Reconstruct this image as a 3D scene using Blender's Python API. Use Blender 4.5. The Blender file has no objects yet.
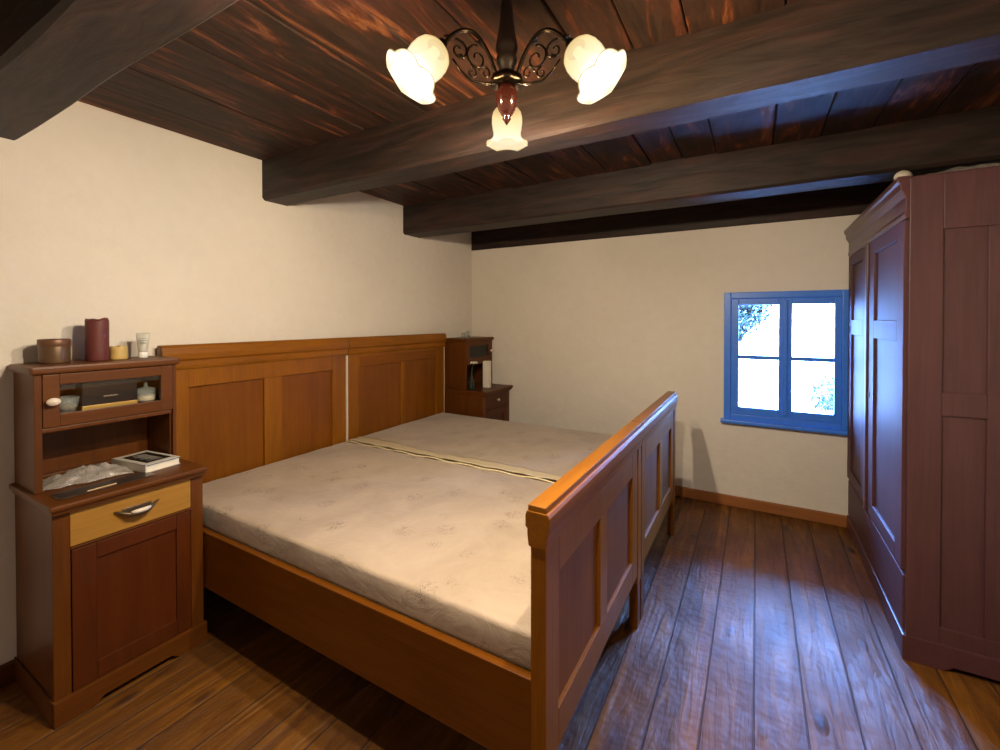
import bpy, bmesh, math, random
from mathutils import Vector, Matrix, noise
random.seed(7)
C = bpy.context.scene.collection
PI = math.pi
W = -2.45; YB = 3.585; XR = 1.12; YF = -1.6; ZC = 2.258; ZB = 2.043

# ---------------------------------------------------------------- materials
def newmat(name):
    m = bpy.data.materials.new(name); m.use_nodes = True
    nt = m.node_tree; b = nt.nodes['Principled BSDF']
    return m, nt, b
def N(nt, t, **kw):
    n = nt.nodes.new(t)
    for k, v in kw.items():
        if k in n.inputs.keys(): n.inputs[k].default_value = v
        else: setattr(n, k, v)
    return n
def L(nt, a, b): nt.links.new(a, b)
def ramp(nt, fac, stops):
    r = nt.nodes.new('ShaderNodeValToRGB'); e = r.color_ramp.elements
    while len(e) < len(stops): e.new(.5)
    for i, (p, c) in enumerate(stops):
        e[i].position = p; e[i].color = (*c, 1) if len(c) == 3 else c
    L(nt, fac, r.inputs[0]); return r.outputs[0]
def mixc(nt, fac, a, b, mode='MIX'):
    m = nt.nodes.new('ShaderNodeMix'); m.data_type = 'RGBA'; m.blend_type = mode
    for s, v in ((m.inputs[0], fac), (m.inputs[6], a), (m.inputs[7], b)):
        if hasattr(v, 'is_output'): L(nt, v, s)
        else: s.default_value = v if isinstance(v, float) else (*v, 1)
    return m.outputs[2]
def coords(nt, scale=(1, 1, 1), loc=(0, 0, 0)):
    t = N(nt, 'ShaderNodeTexCoord'); m = N(nt, 'ShaderNodeMapping')
    m.inputs['Scale'].default_value = scale; m.inputs['Location'].default_value = loc
    L(nt, t.outputs['Object'], m.inputs[0]); return m.outputs[0]
def noise_t(nt, vec, scale, detail=4, rough=.55, dist=0.):
    n = N(nt, 'ShaderNodeTexNoise', Scale=scale, Detail=detail, Roughness=rough, Distortion=dist)
    L(nt, vec, n.inputs['Vector']); return n.outputs[0]
def bump(nt, b, h, strength=.2, dist=.01):
    n = N(nt, 'ShaderNodeBump', Strength=strength, Distance=dist)
    L(nt, h, n.inputs['Height']); L(nt, n.outputs[0], b.inputs['Normal'])

_w = {}
def wood(axis, tone, rough=.44, coat=.06, seed=0):
    """grain along axis ('x','y','z'); tone = (dark, mid, light)"""
    key = (axis, tone, rough, coat, seed)
    if key in _w: return _w[key]
    m, nt, b = newmat('wood_grain_' + axis)
    sc = {'x': (1, 12, 12), 'y': (12, 1, 12), 'z': (12, 12, 1)}[axis]
    v = coords(nt, sc, (seed * 3.1, seed * 1.7, seed))
    n1 = noise_t(nt, v, 1.6, 5, .6, 1.2)
    v2 = coords(nt, tuple(4 * s if s > 1 else 1.5 for s in sc), (seed, 0, 2))
    n2 = noise_t(nt, v2, 3., 3, .6)
    v3 = coords(nt, (1, 1, 1), (seed, 4, 1))
    n3 = noise_t(nt, v3, 2.2, 2)
    c = ramp(nt, n1, [(.30, tone[0]), (.5, tone[1]), (.72, tone[2])])
    c = mixc(nt, .35, c, ramp(nt, n2, [(.35, tone[0]), (.65, tone[2])]))
    c = mixc(nt, .5, c, ramp(nt, n3, [(.3, tuple(.75 * q for q in tone[1])), (.7, tuple(min(1, 1.2 * q) for q in tone[1]))]), 'MIX')
    L(nt, c, b.inputs['Base Color'])
    b.inputs['Roughness'].default_value = rough
    b.inputs['Coat Weight'].default_value = coat; b.inputs['Coat Roughness'].default_value = max(.28, rough)
    b.inputs['Specular IOR Level'].default_value = .26
    bump(nt, b, n2, .12, .002)
    _w[key] = m; return m
BED = ((.125, .036, .0008), (.225, .075, .0015), (.31, .118, .003))
BEDP = ((.095, .025, .0006), (.175, .052, .001), (.24, .083, .002))
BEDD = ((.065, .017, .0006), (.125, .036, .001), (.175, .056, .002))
CAB = ((.052, .014, .001), (.100, .028, .002), (.155, .047, .003))
CABD = ((.042, .008, .001), (.074, .015, .0015), (.105, .024, .002))
DRW = ((.25, .115, .016), (.34, .165, .026), (.42, .22, .04))
WRD = ((.045, .016, .019), (.075, .027, .031), (.11, .044, .046))
BASEB = ((.20, .07, .02), (.33, .12, .035), (.42, .17, .05))

def plain(name, col, rough=.5, metal=0., **kw):
    m, nt, b = newmat(name)
    b.inputs['Base Color'].default_value = (*col, 1); b.inputs['Roughness'].default_value = rough
    b.inputs['Metallic'].default_value = metal
    for k, v in kw.items(): b.inputs[k.replace('_', ' ')].default_value = v
    v = coords(nt); n = noise_t(nt, v, 30, 3)
    c = mixc(nt, n, tuple(.85 * q for q in col), tuple(min(1, 1.12 * q) for q in col)); L(nt, c, b.inputs['Base Color'])
    return m
def plaster():
    m, nt, b = newmat('wall_plaster')
    v = coords(nt)
    n = noise_t(nt, v, 1.3, 5, .6); n2 = noise_t(nt, v, 14, 4, .6)
    c = ramp(nt, n, [(.3, (.69, .64, .57)), (.7, (.76, .71, .635))])
    c = mixc(nt, .08, c, ramp(nt, n2, [(.35, (.55, .47, .38)), (.6, (.76, .69, .59))]))
    L(nt, c, b.inputs['Base Color']); b.inputs['Roughness'].default_value = .85
    a = nt.nodes.new('ShaderNodeMath'); a.operation = 'ADD'; L(nt, n, a.inputs[0]); L(nt, n2, a.inputs[1])
    bump(nt, b, a.outputs[0], .35, .012); return m
def floor_mat():
    m, nt, b = newmat('floor_planks')
    t = N(nt, 'ShaderNodeTexCoord'); sep = N(nt, 'ShaderNodeSeparateXYZ'); L(nt, t.outputs['Object'], sep.inputs[0])
    def M(op, a, c=None):
        q = nt.nodes.new('ShaderNodeMath'); q.operation = op
        for i, s in enumerate((a, c)):
            if s is None: continue
            if hasattr(s, 'is_output'): L(nt, s, q.inputs[i])
            else: q.inputs[i].default_value = s
        return q.outputs[0]
    xs = M('DIVIDE', sep.outputs[0], .155); xf = M('FLOOR', xs); fr = M('FRACT', xs)
    wn = N(nt, 'ShaderNodeTexWhiteNoise', noise_dimensions='1D'); L(nt, xf, wn.inputs['W'])
    off = N(nt, 'ShaderNodeCombineXYZ'); L(nt, M('MULTIPLY', wn.outputs[0], 9.), off.inputs[1]); L(nt, xf, off.inputs[2])
    add = N(nt, 'ShaderNodeVectorMath', operation='ADD'); L(nt, t.outputs['Object'], add.inputs[0]); L(nt, off.outputs[0], add.inputs[1])
    mp = N(nt, 'ShaderNodeMapping'); mp.inputs['Scale'].default_value = (9, .9, 1); L(nt, add.outputs[0], mp.inputs[0])
    g = noise_t(nt, mp.outputs[0], 2.2, 6, .62, 1.6)
    mp2 = N(nt, 'ShaderNodeMapping'); mp2.inputs['Scale'].default_value = (6.5, 2.6, 1); L(nt, add.outputs[0], mp2.inputs[0])
    vo = N(nt, 'ShaderNodeTexVoronoi', Scale=1.15); L(nt, mp2.outputs[0], vo.inputs['Vector'])
    knot = ramp(nt, vo.outputs['Distance'], [(.05, (1, 1, 1)), (.17, (0, 0, 0))])
    big = noise_t(nt, add.outputs[0], 2.6, 4, .6)
    c = ramp(nt, g, [(.30, (.060, .018, .0015)), (.5, (.150, .052, .003)), (.72, (.26, .104, .009))])
    c = mixc(nt, ramp(nt, wn.outputs[0], [(0, (0, 0, 0)), (1, (.42, .42, .42))]), c, (.085, .028, .002))
    c = mixc(nt, ramp(nt, big, [(.42, (0, 0, 0)), (.7, (.5, .5, .5))]), c, (.06, .02, .003))
    c = mixc(nt, knot, c, (.035, .014, .008))
    e = M('ABSOLUTE', M('SUBTRACT', fr, .5)); gap = ramp(nt, e, [(.478, (0, 0, 0)), (.492, (1, 1, 1))])
    c = mixc(nt, gap, c, (.055, .026, .014))
    L(nt, c, b.inputs['Base Color'])
    L(nt, ramp(nt, big, [(.3, (.46, .46, .46)), (.7, (.66, .66, .66))]), b.inputs['Roughness'])
    b.inputs['Coat Weight'].default_value = 0.; b.inputs['Specular IOR Level'].default_value = .42
    h = M('SUBTRACT', M('ADD', M('ADD', g, M('MULTIPLY', knot, .8)), M('MULTIPLY', big, 5.)), M('MULTIPLY', gap, 1.6))
    bump(nt, b, h, .7, .010); return m
def ceiling_mat():
    m, nt, b = newmat('ceiling_boards_worn')
    gi = N(nt, 'ShaderNodeNewGeometry')
    v = coords(nt, (7, 1.1, 1)); 
    off = N(nt, 'ShaderNodeCombineXYZ')
    mu = nt.nodes.new('ShaderNodeMath'); mu.operation = 'MULTIPLY'; mu.inputs[1].default_value = 31.
    L(nt, gi.outputs['Random Per Island'], mu.inputs[0]); L(nt, mu.outputs[0], off.inputs[1])
    add = N(nt, 'ShaderNodeVectorMath', operation='ADD'); L(nt, v, add.inputs[0]); L(nt, off.outputs[0], add.inputs[1])
    n1 = noise_t(nt, add.outputs[0], 1.5, 6, .62, 1.5); n2 = noise_t(nt, add.outputs[0], 5, 5, .65, .5)
    c = ramp(nt, n1, [(.34, (.010, .007, .006)), (.46, (.022, .014, .010)), (.53, (.040, .014, .008)), (.60, (.15, .040, .015)), (.65, (.34, .13, .05)), (.70, (.04, .022, .015))])
    c = mixc(nt, .38, c, ramp(nt, gi.outputs['Random Per Island'], [(0, (.020, .015, .012)), (.5, (.042, .013, .009)), (1, (.022, .012, .010))]))
    c = mixc(nt, .25, c, ramp(nt, n2, [(.35, (.007, .005, .004)), (.7, (.10, .05, .032))]))
    L(nt, c, b.inputs['Base Color']); b.inputs['Roughness'].default_value = .6; b.inputs['Specular IOR Level'].default_value = .22
    bump(nt, b, n2, .3, .01); return m
def beam_mat():
    m, nt, b = newmat('beam_dark_timber')
    v = coords(nt, (1.2, 7, 7)); n = noise_t(nt, v, 1.7, 6, .62, 1.); v2 = coords(nt, (3, 30, 30)); n2 = noise_t(nt, v2, 1.5, 4, .6)
    c = ramp(nt, n, [(.33, (.012, .008, .006)), (.5, (.024, .014, .011)), (.66, (.046, .020, .014)), (.8, (.10, .030, .015))])
    c = mixc(nt, .25, c, ramp(nt, n2, [(.4, (.010, .007, .006)), (.65, (.05, .035, .027))]))
    L(nt, c, b.inputs['Base Color']); b.inputs['Roughness'].default_value = .55; b.inputs['Specular IOR Level'].default_value = .28
    bump(nt, b, n, .4, .012); return m
def mattress_mat():
    m, nt, b = newmat('mattress_ticking')
    v = coords(nt); n = noise_t(nt, v, 3.2, 5, .6, .6)
    c = ramp(nt, n, [(.3, (.31, .232, .165)), (.7, (.42, .325, .24))])
    vo = N(nt, 'ShaderNodeTexVoronoi', Scale=7.); L(nt, v, vo.inputs['Vector'])
    wv = noise_t(nt, v, 38, 2, .5, 1.5)
    line = ramp(nt, wv, [(.465, (0, 0, 0)), (.49, (1, 1, 1)), (.51, (1, 1, 1)), (.535, (0, 0, 0))])
    near = ramp(nt, vo.outputs['Distance'], [(.22, (1, 1, 1)), (.34, (0, 0, 0))])
    pat = mixc(nt, 1., line, near, 'MULTIPLY')
    fac = mixc(nt, 1., pat, (.8, .8, .8), 'MULTIPLY')
    c = mixc(nt, fac, c, (.13, .085, .05)); L(nt, c, b.inputs['Base Color'])
    b.inputs['Roughness'].default_value = .62; b.inputs['Sheen Weight'].default_value = .25
    nb = noise_t(nt, v, 9, 4, .6, 1.2); bump(nt, b, nb, .45, .012); return m

M_PL = plaster(); M_FL = floor_mat(); M_CE = ceiling_mat(); M_BM = beam_mat(); M_MT = mattress_mat()
M_BRZ = plain('dark_bronze', (.16, .11, .07), .4, .8); M_PORC = plain('porcelain_white', (.72, .64, .52), .2)
M_BRASS = plain('antique_brass', (.065, .050, .035), .28, 1.)
M_COPPER = plain('polished_wood_ball', (.03, .007, .005), .12, 0., Coat_Weight=.6)
M_STEM = plain('black_turned_wood', (.028, .02, .018), .4)
M_BLUE = plain('window_flare_blue', (.045, .22, .90), .35)  # blue lens flare over the window put into the frame's own colour
def glass_mat(name='clear_glass', col=(1, 1, 1), rough=.02, refl=.12):
    m = bpy.data.materials.new(name); m.use_nodes = True; nt = m.node_tree; nt.nodes.clear()
    o = N(nt, 'ShaderNodeOutputMaterial'); t = N(nt, 'ShaderNodeBsdfTransparent'); t.inputs[0].default_value = (*col, 1)
    g = N(nt, 'ShaderNodeBsdfGlossy'); g.inputs['Roughness'].default_value = rough
    fr = N(nt, 'ShaderNodeFresnel', IOR=1.5); mu = nt.nodes.new('ShaderNodeMath'); mu.operation = 'ADD'; mu.inputs[1].default_value = refl - .04
    L(nt, fr.outputs[0], mu.inputs[0]); x = N(nt, 'ShaderNodeMixShader')
    L(nt, mu.outputs[0], x.inputs[0]); L(nt, t.outputs[0], x.inputs[1]); L(nt, g.outputs[0], x.inputs[2]); L(nt, x.outputs[0], o.inputs[0]); return m
M_GL = glass_mat(refl=.05); M_JAR = plain('jar_glass', (.48, .54, .52), .12, 0., Alpha=.26)
M_FILM = plain('crinkled_film', (.55, .50, .45), .25, 0., Alpha=.42)
def shade_mat(name, tr, em, st):
    m = bpy.data.materials.new(name); m.use_nodes = True; nt = m.node_tree; nt.nodes.clear()
    o = N(nt, 'ShaderNodeOutputMaterial'); t = N(nt, 'ShaderNodeBsdfTransparent'); e = N(nt, 'ShaderNodeEmission')
    v = coords(nt); sp = N(nt, 'ShaderNodeSeparateXYZ'); L(nt, v, sp.inputs[0])
    k = N(nt, 'ShaderNodeMapRange'); k.inputs[1].default_value = -.115; k.inputs[2].default_value = 0.
    L(nt, sp.outputs[2], k.inputs[0])
    L(nt, ramp(nt, k.outputs[0], tr), t.inputs[0]); L(nt, ramp(nt, k.outputs[0], em), e.inputs[0])
    e.inputs[1].default_value = st
    s = N(nt, 'ShaderNodeAddShader'); L(nt, t.outputs[0], s.inputs[0]); L(nt, e.outputs[0], s.inputs[1]); L(nt, s.outputs[0], o.inputs[0]); return m
# glass: clearer towards the rim, dense and creamy at the neck; the lamp side glows whiter
M_SH = shade_mat('frosted_shade_glass', [(0, (.60, .53, .42)), (.22, (.50, .43, .32)), (.4, (.22, .18, .13)), (.7, (.14, .11, .07)), (1, (.06, .04, .02))],
                 [(0, (.45, .36, .20)), (.12, (.35, .29, .19)), (.4, (.62, .52, .34)), (.75, (.72, .56, .28)), (1, (.52, .34, .13))], 1.1)
M_SHI = shade_mat('frosted_shade_inner', [(0, (.95, .95, .95)), (1, (.9, .9, .9))], [(0, (.60, .50, .30)), (.06, (.95, .88, .70)), (.2, (1., .97, .88)), (1, (1., .90, .70))], 1.05)
def emit(name, col, s):
    m = bpy.data.materials.new(name); m.use_nodes = True; nt = m.node_tree; nt.nodes.clear()
    o = N(nt, 'ShaderNodeOutputMaterial'); e = N(nt, 'ShaderNodeEmission'); e.inputs[0].default_value = (*col, 1); e.inputs[1].default_value = s
    L(nt, e.outputs[0], o.inputs[0]); return m
M_SHR = emit('amber_shade_edge', (.80, .60, .28), .75)
M_BULB = emit('bulb_glow', (1, .93, .78), 2.)

# ---------------------------------------------------------------- geometry
class MB:
    def __init__(s): s.bm = bmesh.new()
    def box(s, a, b, bev=0., seg=2):
        t = bmesh.new(); bmesh.ops.create_cube(t, size=1)
        a = Vector(a); b = Vector(b); c = (a + b) / 2; d = b - a
        for v in t.verts: v.co = Vector((c[i] + v.co[i] * abs(d[i]) for i in range(3)))
        if bev: bmesh.ops.bevel(t, geom=t.edges[:] , offset=min(bev, min(abs(q) for q in d) * .45), segments=seg, profile=.6, affect='EDGES')
        me = bpy.data.meshes.new('t'); t.to_mesh(me); t.free(); s.bm.from_mesh(me); bpy.data.meshes.remove(me); return s
    def prism(s, pts, f, lo, hi, bev=0.):
        """polygon pts (2D) extruded: f(p, h) -> 3D"""
        t = bmesh.new()
        A = [t.verts.new(f(p, lo)) for p in pts]; B = [t.verts.new(f(p, hi)) for p in pts]; n = len(pts)
        t.faces.new(A[::-1]); t.faces.new(B)
        for i in range(n): t.faces.new((A[i], A[(i + 1) % n], B[(i + 1) % n], B[i]))
        bmesh.ops.recalc_face_normals(t, faces=t.faces[:])
        if bev: bmesh.ops.bevel(t, geom=t.edges[:], offset=bev, segments=2, profile=.6, affect='EDGES')
        me = bpy.data.meshes.new('t'); t.to_mesh(me); t.free(); s.bm.from_mesh(me); bpy.data.meshes.remove(me); return s
    def lathe(s, prof, c=(0, 0, 0), n=32, fn=None, closed=False):
        bm = s.bm; rows = []
        for k, (r, z) in enumerate(prof):
            row = []
            for i in range(n):
                a = 2 * PI * i / n; rr, zz = (r, z) if fn is None else fn(r, z, a, k)
                row.append(bm.verts.new((c[0] + rr * math.cos(a), c[1] + rr * math.sin(a), c[2] + zz)))
            rows.append(row)
        for p, q in zip(rows, rows[1:]):
            for i in range(n):
                try: bm.faces.new((p[i], p[(i + 1) % n], q[(i + 1) % n], q[i]))
                except ValueError: pass
        if closed:
            bm.faces.new(rows[0][::-1]); bm.faces.new(rows[-1])
        return s
    def tube(s, pts, rad, n=8, cap=True):
        pts = [Vector(p) for p in pts]; bm = s.bm; rows = []
        up = Vector((.31, .17, .93)).normalized()
        for i, p in enumerate(pts):
            d = (pts[min(i + 1, len(pts) - 1)] - pts[max(i - 1, 0)]).normalized()
            u = d.cross(up); 
            if u.length < .05: u = d.cross(Vector((1, 0, 0)))
            u.normalize(); w = d.cross(u).normalized()
            r = rad[i] if isinstance(rad, (list, tuple)) else rad
            rows.append([bm.verts.new(p + u * r * math.cos(2 * PI * k / n) + w * r * math.sin(2 * PI * k / n)) for k in range(n)])
        for p, q in zip(rows, rows[1:]):
            for i in range(n): bm.faces.new((p[i], p[(i + 1) % n], q[(i + 1) % n], q[i]))
        if cap: bm.faces.new(rows[0][::-1]); bm.faces.new(rows[-1])
        return s
    def xf(s, m): bmesh.ops.transform(s.bm, matrix=m, verts=s.bm.verts[:]); return s
    def build(s, name, mat, parent=None, smooth=False, loc=None):
        """meshes are written in room coordinates; the origin of the thing is subtracted here"""
        o0 = Vector(loc) if loc is not None else Vector((0, 0, 0))
        if parent is not None: 
            o0 = Vector(parent.get('_o', (0, 0, 0)))
        bmesh.ops.translate(s.bm, vec=-o0, verts=s.bm.verts[:])
        bmesh.ops.recalc_face_normals(s.bm, faces=s.bm.faces[:])
        me = bpy.data.meshes.new(name); s.bm.to_mesh(me); s.bm.free()
        if smooth: me.polygons.foreach_set('use_smooth', [True] * len(me.polygons))
        me.materials.append(mat)
        o = bpy.data.objects.new(name, me); C.objects.link(o)
        if parent is not None: o.parent = parent
        else: o.location = o0
        o['_o'] = tuple(o0); ALL.append(o)
        return o
ALL = []
def thing(name, label, cat, loc, group=None):
    o = bpy.data.objects.new(name, None); C.objects.link(o); o.location = loc; o.empty_display_size = .1
    o['label'] = label; o['category'] = cat; o['_o'] = tuple(loc); ALL.append(o)
    if group: o['group'] = group
    return o
def local_thing(name, label, cat, loc, rz=0, group=None):
    o = thing(name, label, cat, loc, group); o['_o'] = (0, 0, 0); o.rotation_euler = (0, 0, rz); return o
def tag(o, label, cat, group=None):
    o['label'] = label; o['category'] = cat
    if group: o['group'] = group
    return o
def struct(o): o['kind'] = 'structure'; return o

# ---------------------------------------------------------------- room shell
struct(MB().box((W - .4, YF - .3, -.2), (XR + .4, YB + .02, 0)).build('floor', M_FL))
m = MB().box((W - .4, YF - .3, -.2), (W, YB + .45, ZC + .3)); struct(m.build('wall_left', M_PL))
WX0, WX1, WZ0, WZ1 = -.205, .536, .633, 1.56
m = MB()
m.box((W, YB, -.2), (WX0 + .02, YB + .30, ZC + .3)); m.box((WX1 - .02, YB, -.2), (XR + .4, YB + .30, ZC + .3))
m.box((WX0 + .02, YB, -.2), (WX1 - .02, YB + .30, WZ0 + .02)); m.box((WX0 + .02, YB, WZ1 - .02), (WX1 - .02, YB + .30, ZC + .3))
struct(m.build('wall_back', M_PL))
struct(MB().box((XR, YF - .3, -.2), (XR + .4, YB, ZC + .3)).build('wall_right', M_PL))
struct(MB().box((W, YF - .3, -.2), (XR, YF, ZC + .3)).build('wall_front', M_PL))
# ceiling boards running along the left wall direction, each a little uneven
m = MB(); x = W; k = 0
while x < XR:
    wdt = random.choice((.17, .2, .23, .26)); dz = random.uniform(0, .010)
    m.box((x + .002, YF, ZC + dz), (min(x + wdt - .003, XR), YB, ZC + .05), .003, 1); x += wdt; k += 1
struct(m.build('ceiling', M_CE))
struct(MB().box((W - .4, YF - .3, ZC + .05), (XR + .4, YB + .30, ZC + .3)).build('ceiling_upper', M_BM))
def beam(y0, y1, n=1, z=ZB, rz=0.):
    # hand hewn timber: slightly wavy box
    bm = bmesh.new(); nx = 40; rows = []
    for i in range(nx + 1):
        xx = W + (XR - W) * i / nx
        q = noise.noise(Vector((xx * 1.3, y0 * 5, 0))) * .010; w2 = noise.noise(Vector((xx * 1.7, y0 * 5, 7))) * .008
        c = .012 + .008 * noise.noise(Vector((xx * 2, y0, 3)))
        ya, yb, zz = y0 + q, y1 + w2, z + .5 * q
        prof = [(ya, ZC + .02), (ya, zz + c), (ya + c, zz), (yb - c, zz), (yb, zz + c), (yb, ZC + .02)]
        rows.append([bm.verts.new((xx, py, pz)) for py, pz in prof])
    for p, q in zip(rows, rows[1:]):
        for i in range(6): bm.faces.new((p[i], p[(i + 1) % 6], q[(i + 1) % 6], q[i]))
    bm.faces.new(rows[0]); bm.faces.new(rows[-1][::-1])
    m = MB(); m.bm.free(); m.bm = bm
    o = m.build('ceiling_beam', M_BM); struct(o); return o
for a, b in ((-.62, -.42), (.35, .535), (1.478, 1.640), (2.618, 2.82)): beam(a, b)
m = MB().box((W, YB - .012, ZB), (XR, YB + .0, ZC + .02), .004, 1); struct(m.build('ceiling_beam', M_BM))
# baseboards
struct(MB().box((W, YB - .022, 0), (XR, YB, .075), .006).build('baseboard_back', wood('x', BASEB)))
struct(MB().box((W, YF, 0), (W + .02, YB - .022, .075), .006).build('baseboard_left', wood('y', CABD)))
struct(MB().box((XR - .02, YF, 0), (XR, YB - .022, .075), .006).build('baseboard_right', wood('y', CABD)))
struct(MB().box((W + .02, YF, 0), (XR - .02, YF + .02, .075), .006).build('baseboard_front', wood('x', CABD)))

# window
m = MB(); yf0, yf1 = YB - .022, YB + .05
t = .045
m.box((WX0, yf0, WZ0), (WX0 + t, yf1, WZ1), .004); m.box((WX1 - t, yf0, WZ0), (WX1, yf1, WZ1), .004)
m.box((WX0 + t, yf0, WZ0), (WX1 - t, yf1, WZ0 + t), .004); m.box((WX0 + t, yf0, WZ1 - t), (WX1 - t, yf1, WZ1), .004)
win = struct(m.build('window_1', M_BLUE))
MB().box((WX0 - .02, YB - .05, WZ0 - .022), (WX1 + .01, YB + .01, WZ0 + .004), .007).build('window_sill', M_BLUE, win)
XM = .177
for (a, b) in ((WX0 + t, XM), (XM, WX1 - t)):
    left = a < 0; s0 = .05 if left else .04; s1 = .04 if left else .05
    s0, s1 = (.05, .04) if left else (.04, .038)
    m = MB(); ya, yb = YB - .012, YB + .03
    m.box((a, ya, WZ0 + t), (a + s0, yb, WZ1 - t), .004); m.box((b - s1, ya, WZ0 + t), (b, yb, WZ1 - t), .004)
    m.box((a + s0, ya, WZ0 + t), (b - s1, yb, .731), .004); m.box((a + s0, ya, 1.469), (b - s1, yb, WZ1 - t), .004)
    m.box((a + s0, ya + .006, 1.078), (b - s1, yb - .006, 1.107), .003)
    sa = m.build('window_sash', M_BLUE, win)
    for z0, z1 in ((.731, 1.078), (1.107, 1.469)):
        MB().box((a + s0 - .002, YB + .008, z0), (b - s1 + .002, YB + .012, z1)).build('window_pane', M_GL, sa)
m = MB().box((XM - .011, YB - .026, .70), (XM + .011, YB - .010, 1.50), .004); m.build('meeting_rail', M_BLUE, win)

# ---------------------------------------------------------------- frame and panel joinery
def frame_panel(name, pname, parent, plane, at, thick, u0, u1, z0, z1, us, zs, mat_v, mat_h, mat_p, rec=.012, face=1, skip=None):
    """board of stiles/rails in plane 'x' (normal x, u=y) or 'y' (normal y, u=x). at = outer face.
    us/zs: lists of (start,end) of panel openings."""
    def P(u, z, d): return (at - face * d, u, z) if plane == 'x' else (u, at - face * d, z)
    m = MB()
    def bx(ua, ub, za, zb, d0=0., d1=thick, bev=.003):
        a = P(ua, za, d0); b = P(ub, zb, d1)
        m.box([min(a[i], b[i]) for i in range(3)], [max(a[i], b[i]) for i in range(3)], bev)
    e = [u0] + [q for p in us for q in p] + [u1]
    bx(u0, us[0][0], z0, z1); bx(us[-1][1], u1, z0, z1)
    for (p, q) in zip(us, us[1:]): bx(p[1], q[0], zs[0][0], zs[-1][1])
    bx(us[0][0], us[-1][1], z0, zs[0][0]); bx(us[0][0], us[-1][1], zs[-1][1], z1)
    for (p, q) in zip(zs, zs[1:]):
        for uu in us: bx(uu[0], uu[1], p[1], q[0])
    fr = m.build(name, mat_v, parent)
    for uu in us:
        for zz in zs:
            a = P(uu[0] - .004, zz[0] - .004, rec); b = P(uu[1] + .004, zz[1] + .004, thick - .004)
            MB().box([min(a[i], b[i]) for i in range(3)], [max(a[i], b[i]) for i in range(3)]).build(pname, mat_p, fr)
    return fr

# ---------------------------------------------------------------- beds
def bed(y0, y1, fy0, fy1, label):
    root = thing('bed', label, 'bed', ((-2.45 - .45) / 2, (y0 + y1) / 2, 0), 'twin beds pushed together')
    xh = -2.395                      # front face of headboard
    # headboard
    w = y1 - y0
    pu = [(y0 + .105, y0 + .48), (y0 + .585, y1 - .105)]
    wide = y0 > 1.5
    if wide: pu = [(y0 + .09, y0 + .50), (y0 + .545, y1 - .11)]
    hb = frame_panel('headboard', 'panel', root, 'x', xh, .03, y0, y1, .25, 1.18, pu, [(.46, 1.035)],
                     wood('z', BED, seed=1), None, wood('z', BEDP, seed=3), .008 if wide else .015)
    if wide: MB().box((xh - .004, y0 + .10, 1.036), (xh + .002, y1 - .10, 1.108), .002).build('frieze', wood('y', BEDP, seed=2), hb)
    m = MB()
    pr = [(xh - .03, 1.125), (xh + .008, 1.125), (xh + .014, 1.140), (xh + .014, 1.165), (xh + .024, 1.175), (xh + .026, 1.20), (xh + .022, 1.232), (xh + .012, 1.243), (xh - .022, 1.243), (xh - .03, 1.232)]
    ea = .012; eb = .006 if wide else .009
    if wide: ea = .009
    m.prism(pr, lambda p, h: (p[0], h, p[1]), y0 - ea, y1 + eb, .003); m.build('headboard_cap', wood('y', BED, seed=5), hb)
    pe = plain('pale_edge', (.62, .55, .42), .6)  # thin pale strip added at both ends of the far headboard
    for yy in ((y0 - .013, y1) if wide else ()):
        MB().box((xh - .026, yy, .50), (xh - .003, yy + .013, 1.122), .001).build('edge_strip', pe, hb)['label'] = 'thin pale edge strip'
    for yy in (y0 + .0, y1 - .07):
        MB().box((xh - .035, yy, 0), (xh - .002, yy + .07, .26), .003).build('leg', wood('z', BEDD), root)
    # footboard, outer face towards +x
    xf = -.449
    a, b = fy0, fy1
    pf = [(a + .092, a + .445), (a + .525, b - .14)]
    fb = frame_panel('footboard', 'panel', root, 'x', xf, .032, a + .005, b - .005, .235, .84, pf, [(.335, .70)],
                     wood('z', BED, seed=7), None, wood('z', BEDP, .6, 0., seed=8), .012)
    # square post ends of the footboard
    for yy in (a, b - .055):
        m = MB().box((xf - .038, yy, .20), (xf + .004, yy + .055, .81), .004)
        m.prism([(xf - .042, .80), (xf + .006, .80), (xf + .010, .83), (xf + .010, .842), (xf - .046, .842), (xf - .046, .83)], lambda p, h: (p[0], h, p[1]), yy - .003, yy + .058, .002)
        m.build('post', wood('z', BED, seed=9), fb)
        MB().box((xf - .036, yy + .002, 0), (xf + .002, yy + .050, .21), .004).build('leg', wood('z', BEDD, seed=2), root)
    m = MB()
    pr = [(xf - .036, .80), (xf + .006, .80), (xf + .009, .825), (xf + .014, .84), (xf + .016, .86), (xf + .016, .878), (xf + .011, .889), (xf - .046, .889), (xf - .050, .878), (xf - .050, .85), (xf - .040, .84)]
    e1 = .0055
    m.prism(pr, lambda p, h: (p[0], h, p[1]), a - e1, b + e1, .002)
    m.box((xf - .044, a - .003, .886), (xf + .006, b + .003, .904), .003)
    m.build('footboard_cap', wood('y', BED, seed=11), fb)
    # rails
    for yy in (max(y0, fy0 + .002), min(y1, b - .002) - .026):
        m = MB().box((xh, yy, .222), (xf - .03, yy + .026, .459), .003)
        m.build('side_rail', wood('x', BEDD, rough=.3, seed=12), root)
    m = MB()
    m.box((xh, y0 + .026, .40), (xf - .032, y0 + .05, .425)); m.box((xh, y1 - .05, .40), (xf - .032, y1 - .028, .425))
    for i in range(14):
        xx = xh + .03 + i * .137; m.box((xx, y0 + .03, .425), (xx + .09, y1 - .032, .437), .002)
    m.build('slat_base', wood('y', DRW), root)
    return root
bed(.972, 2.008, .969, 1.990, 'varnished orange-brown wooden bed nearer the camera, beside the lamp-lit nightstand')
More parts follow.
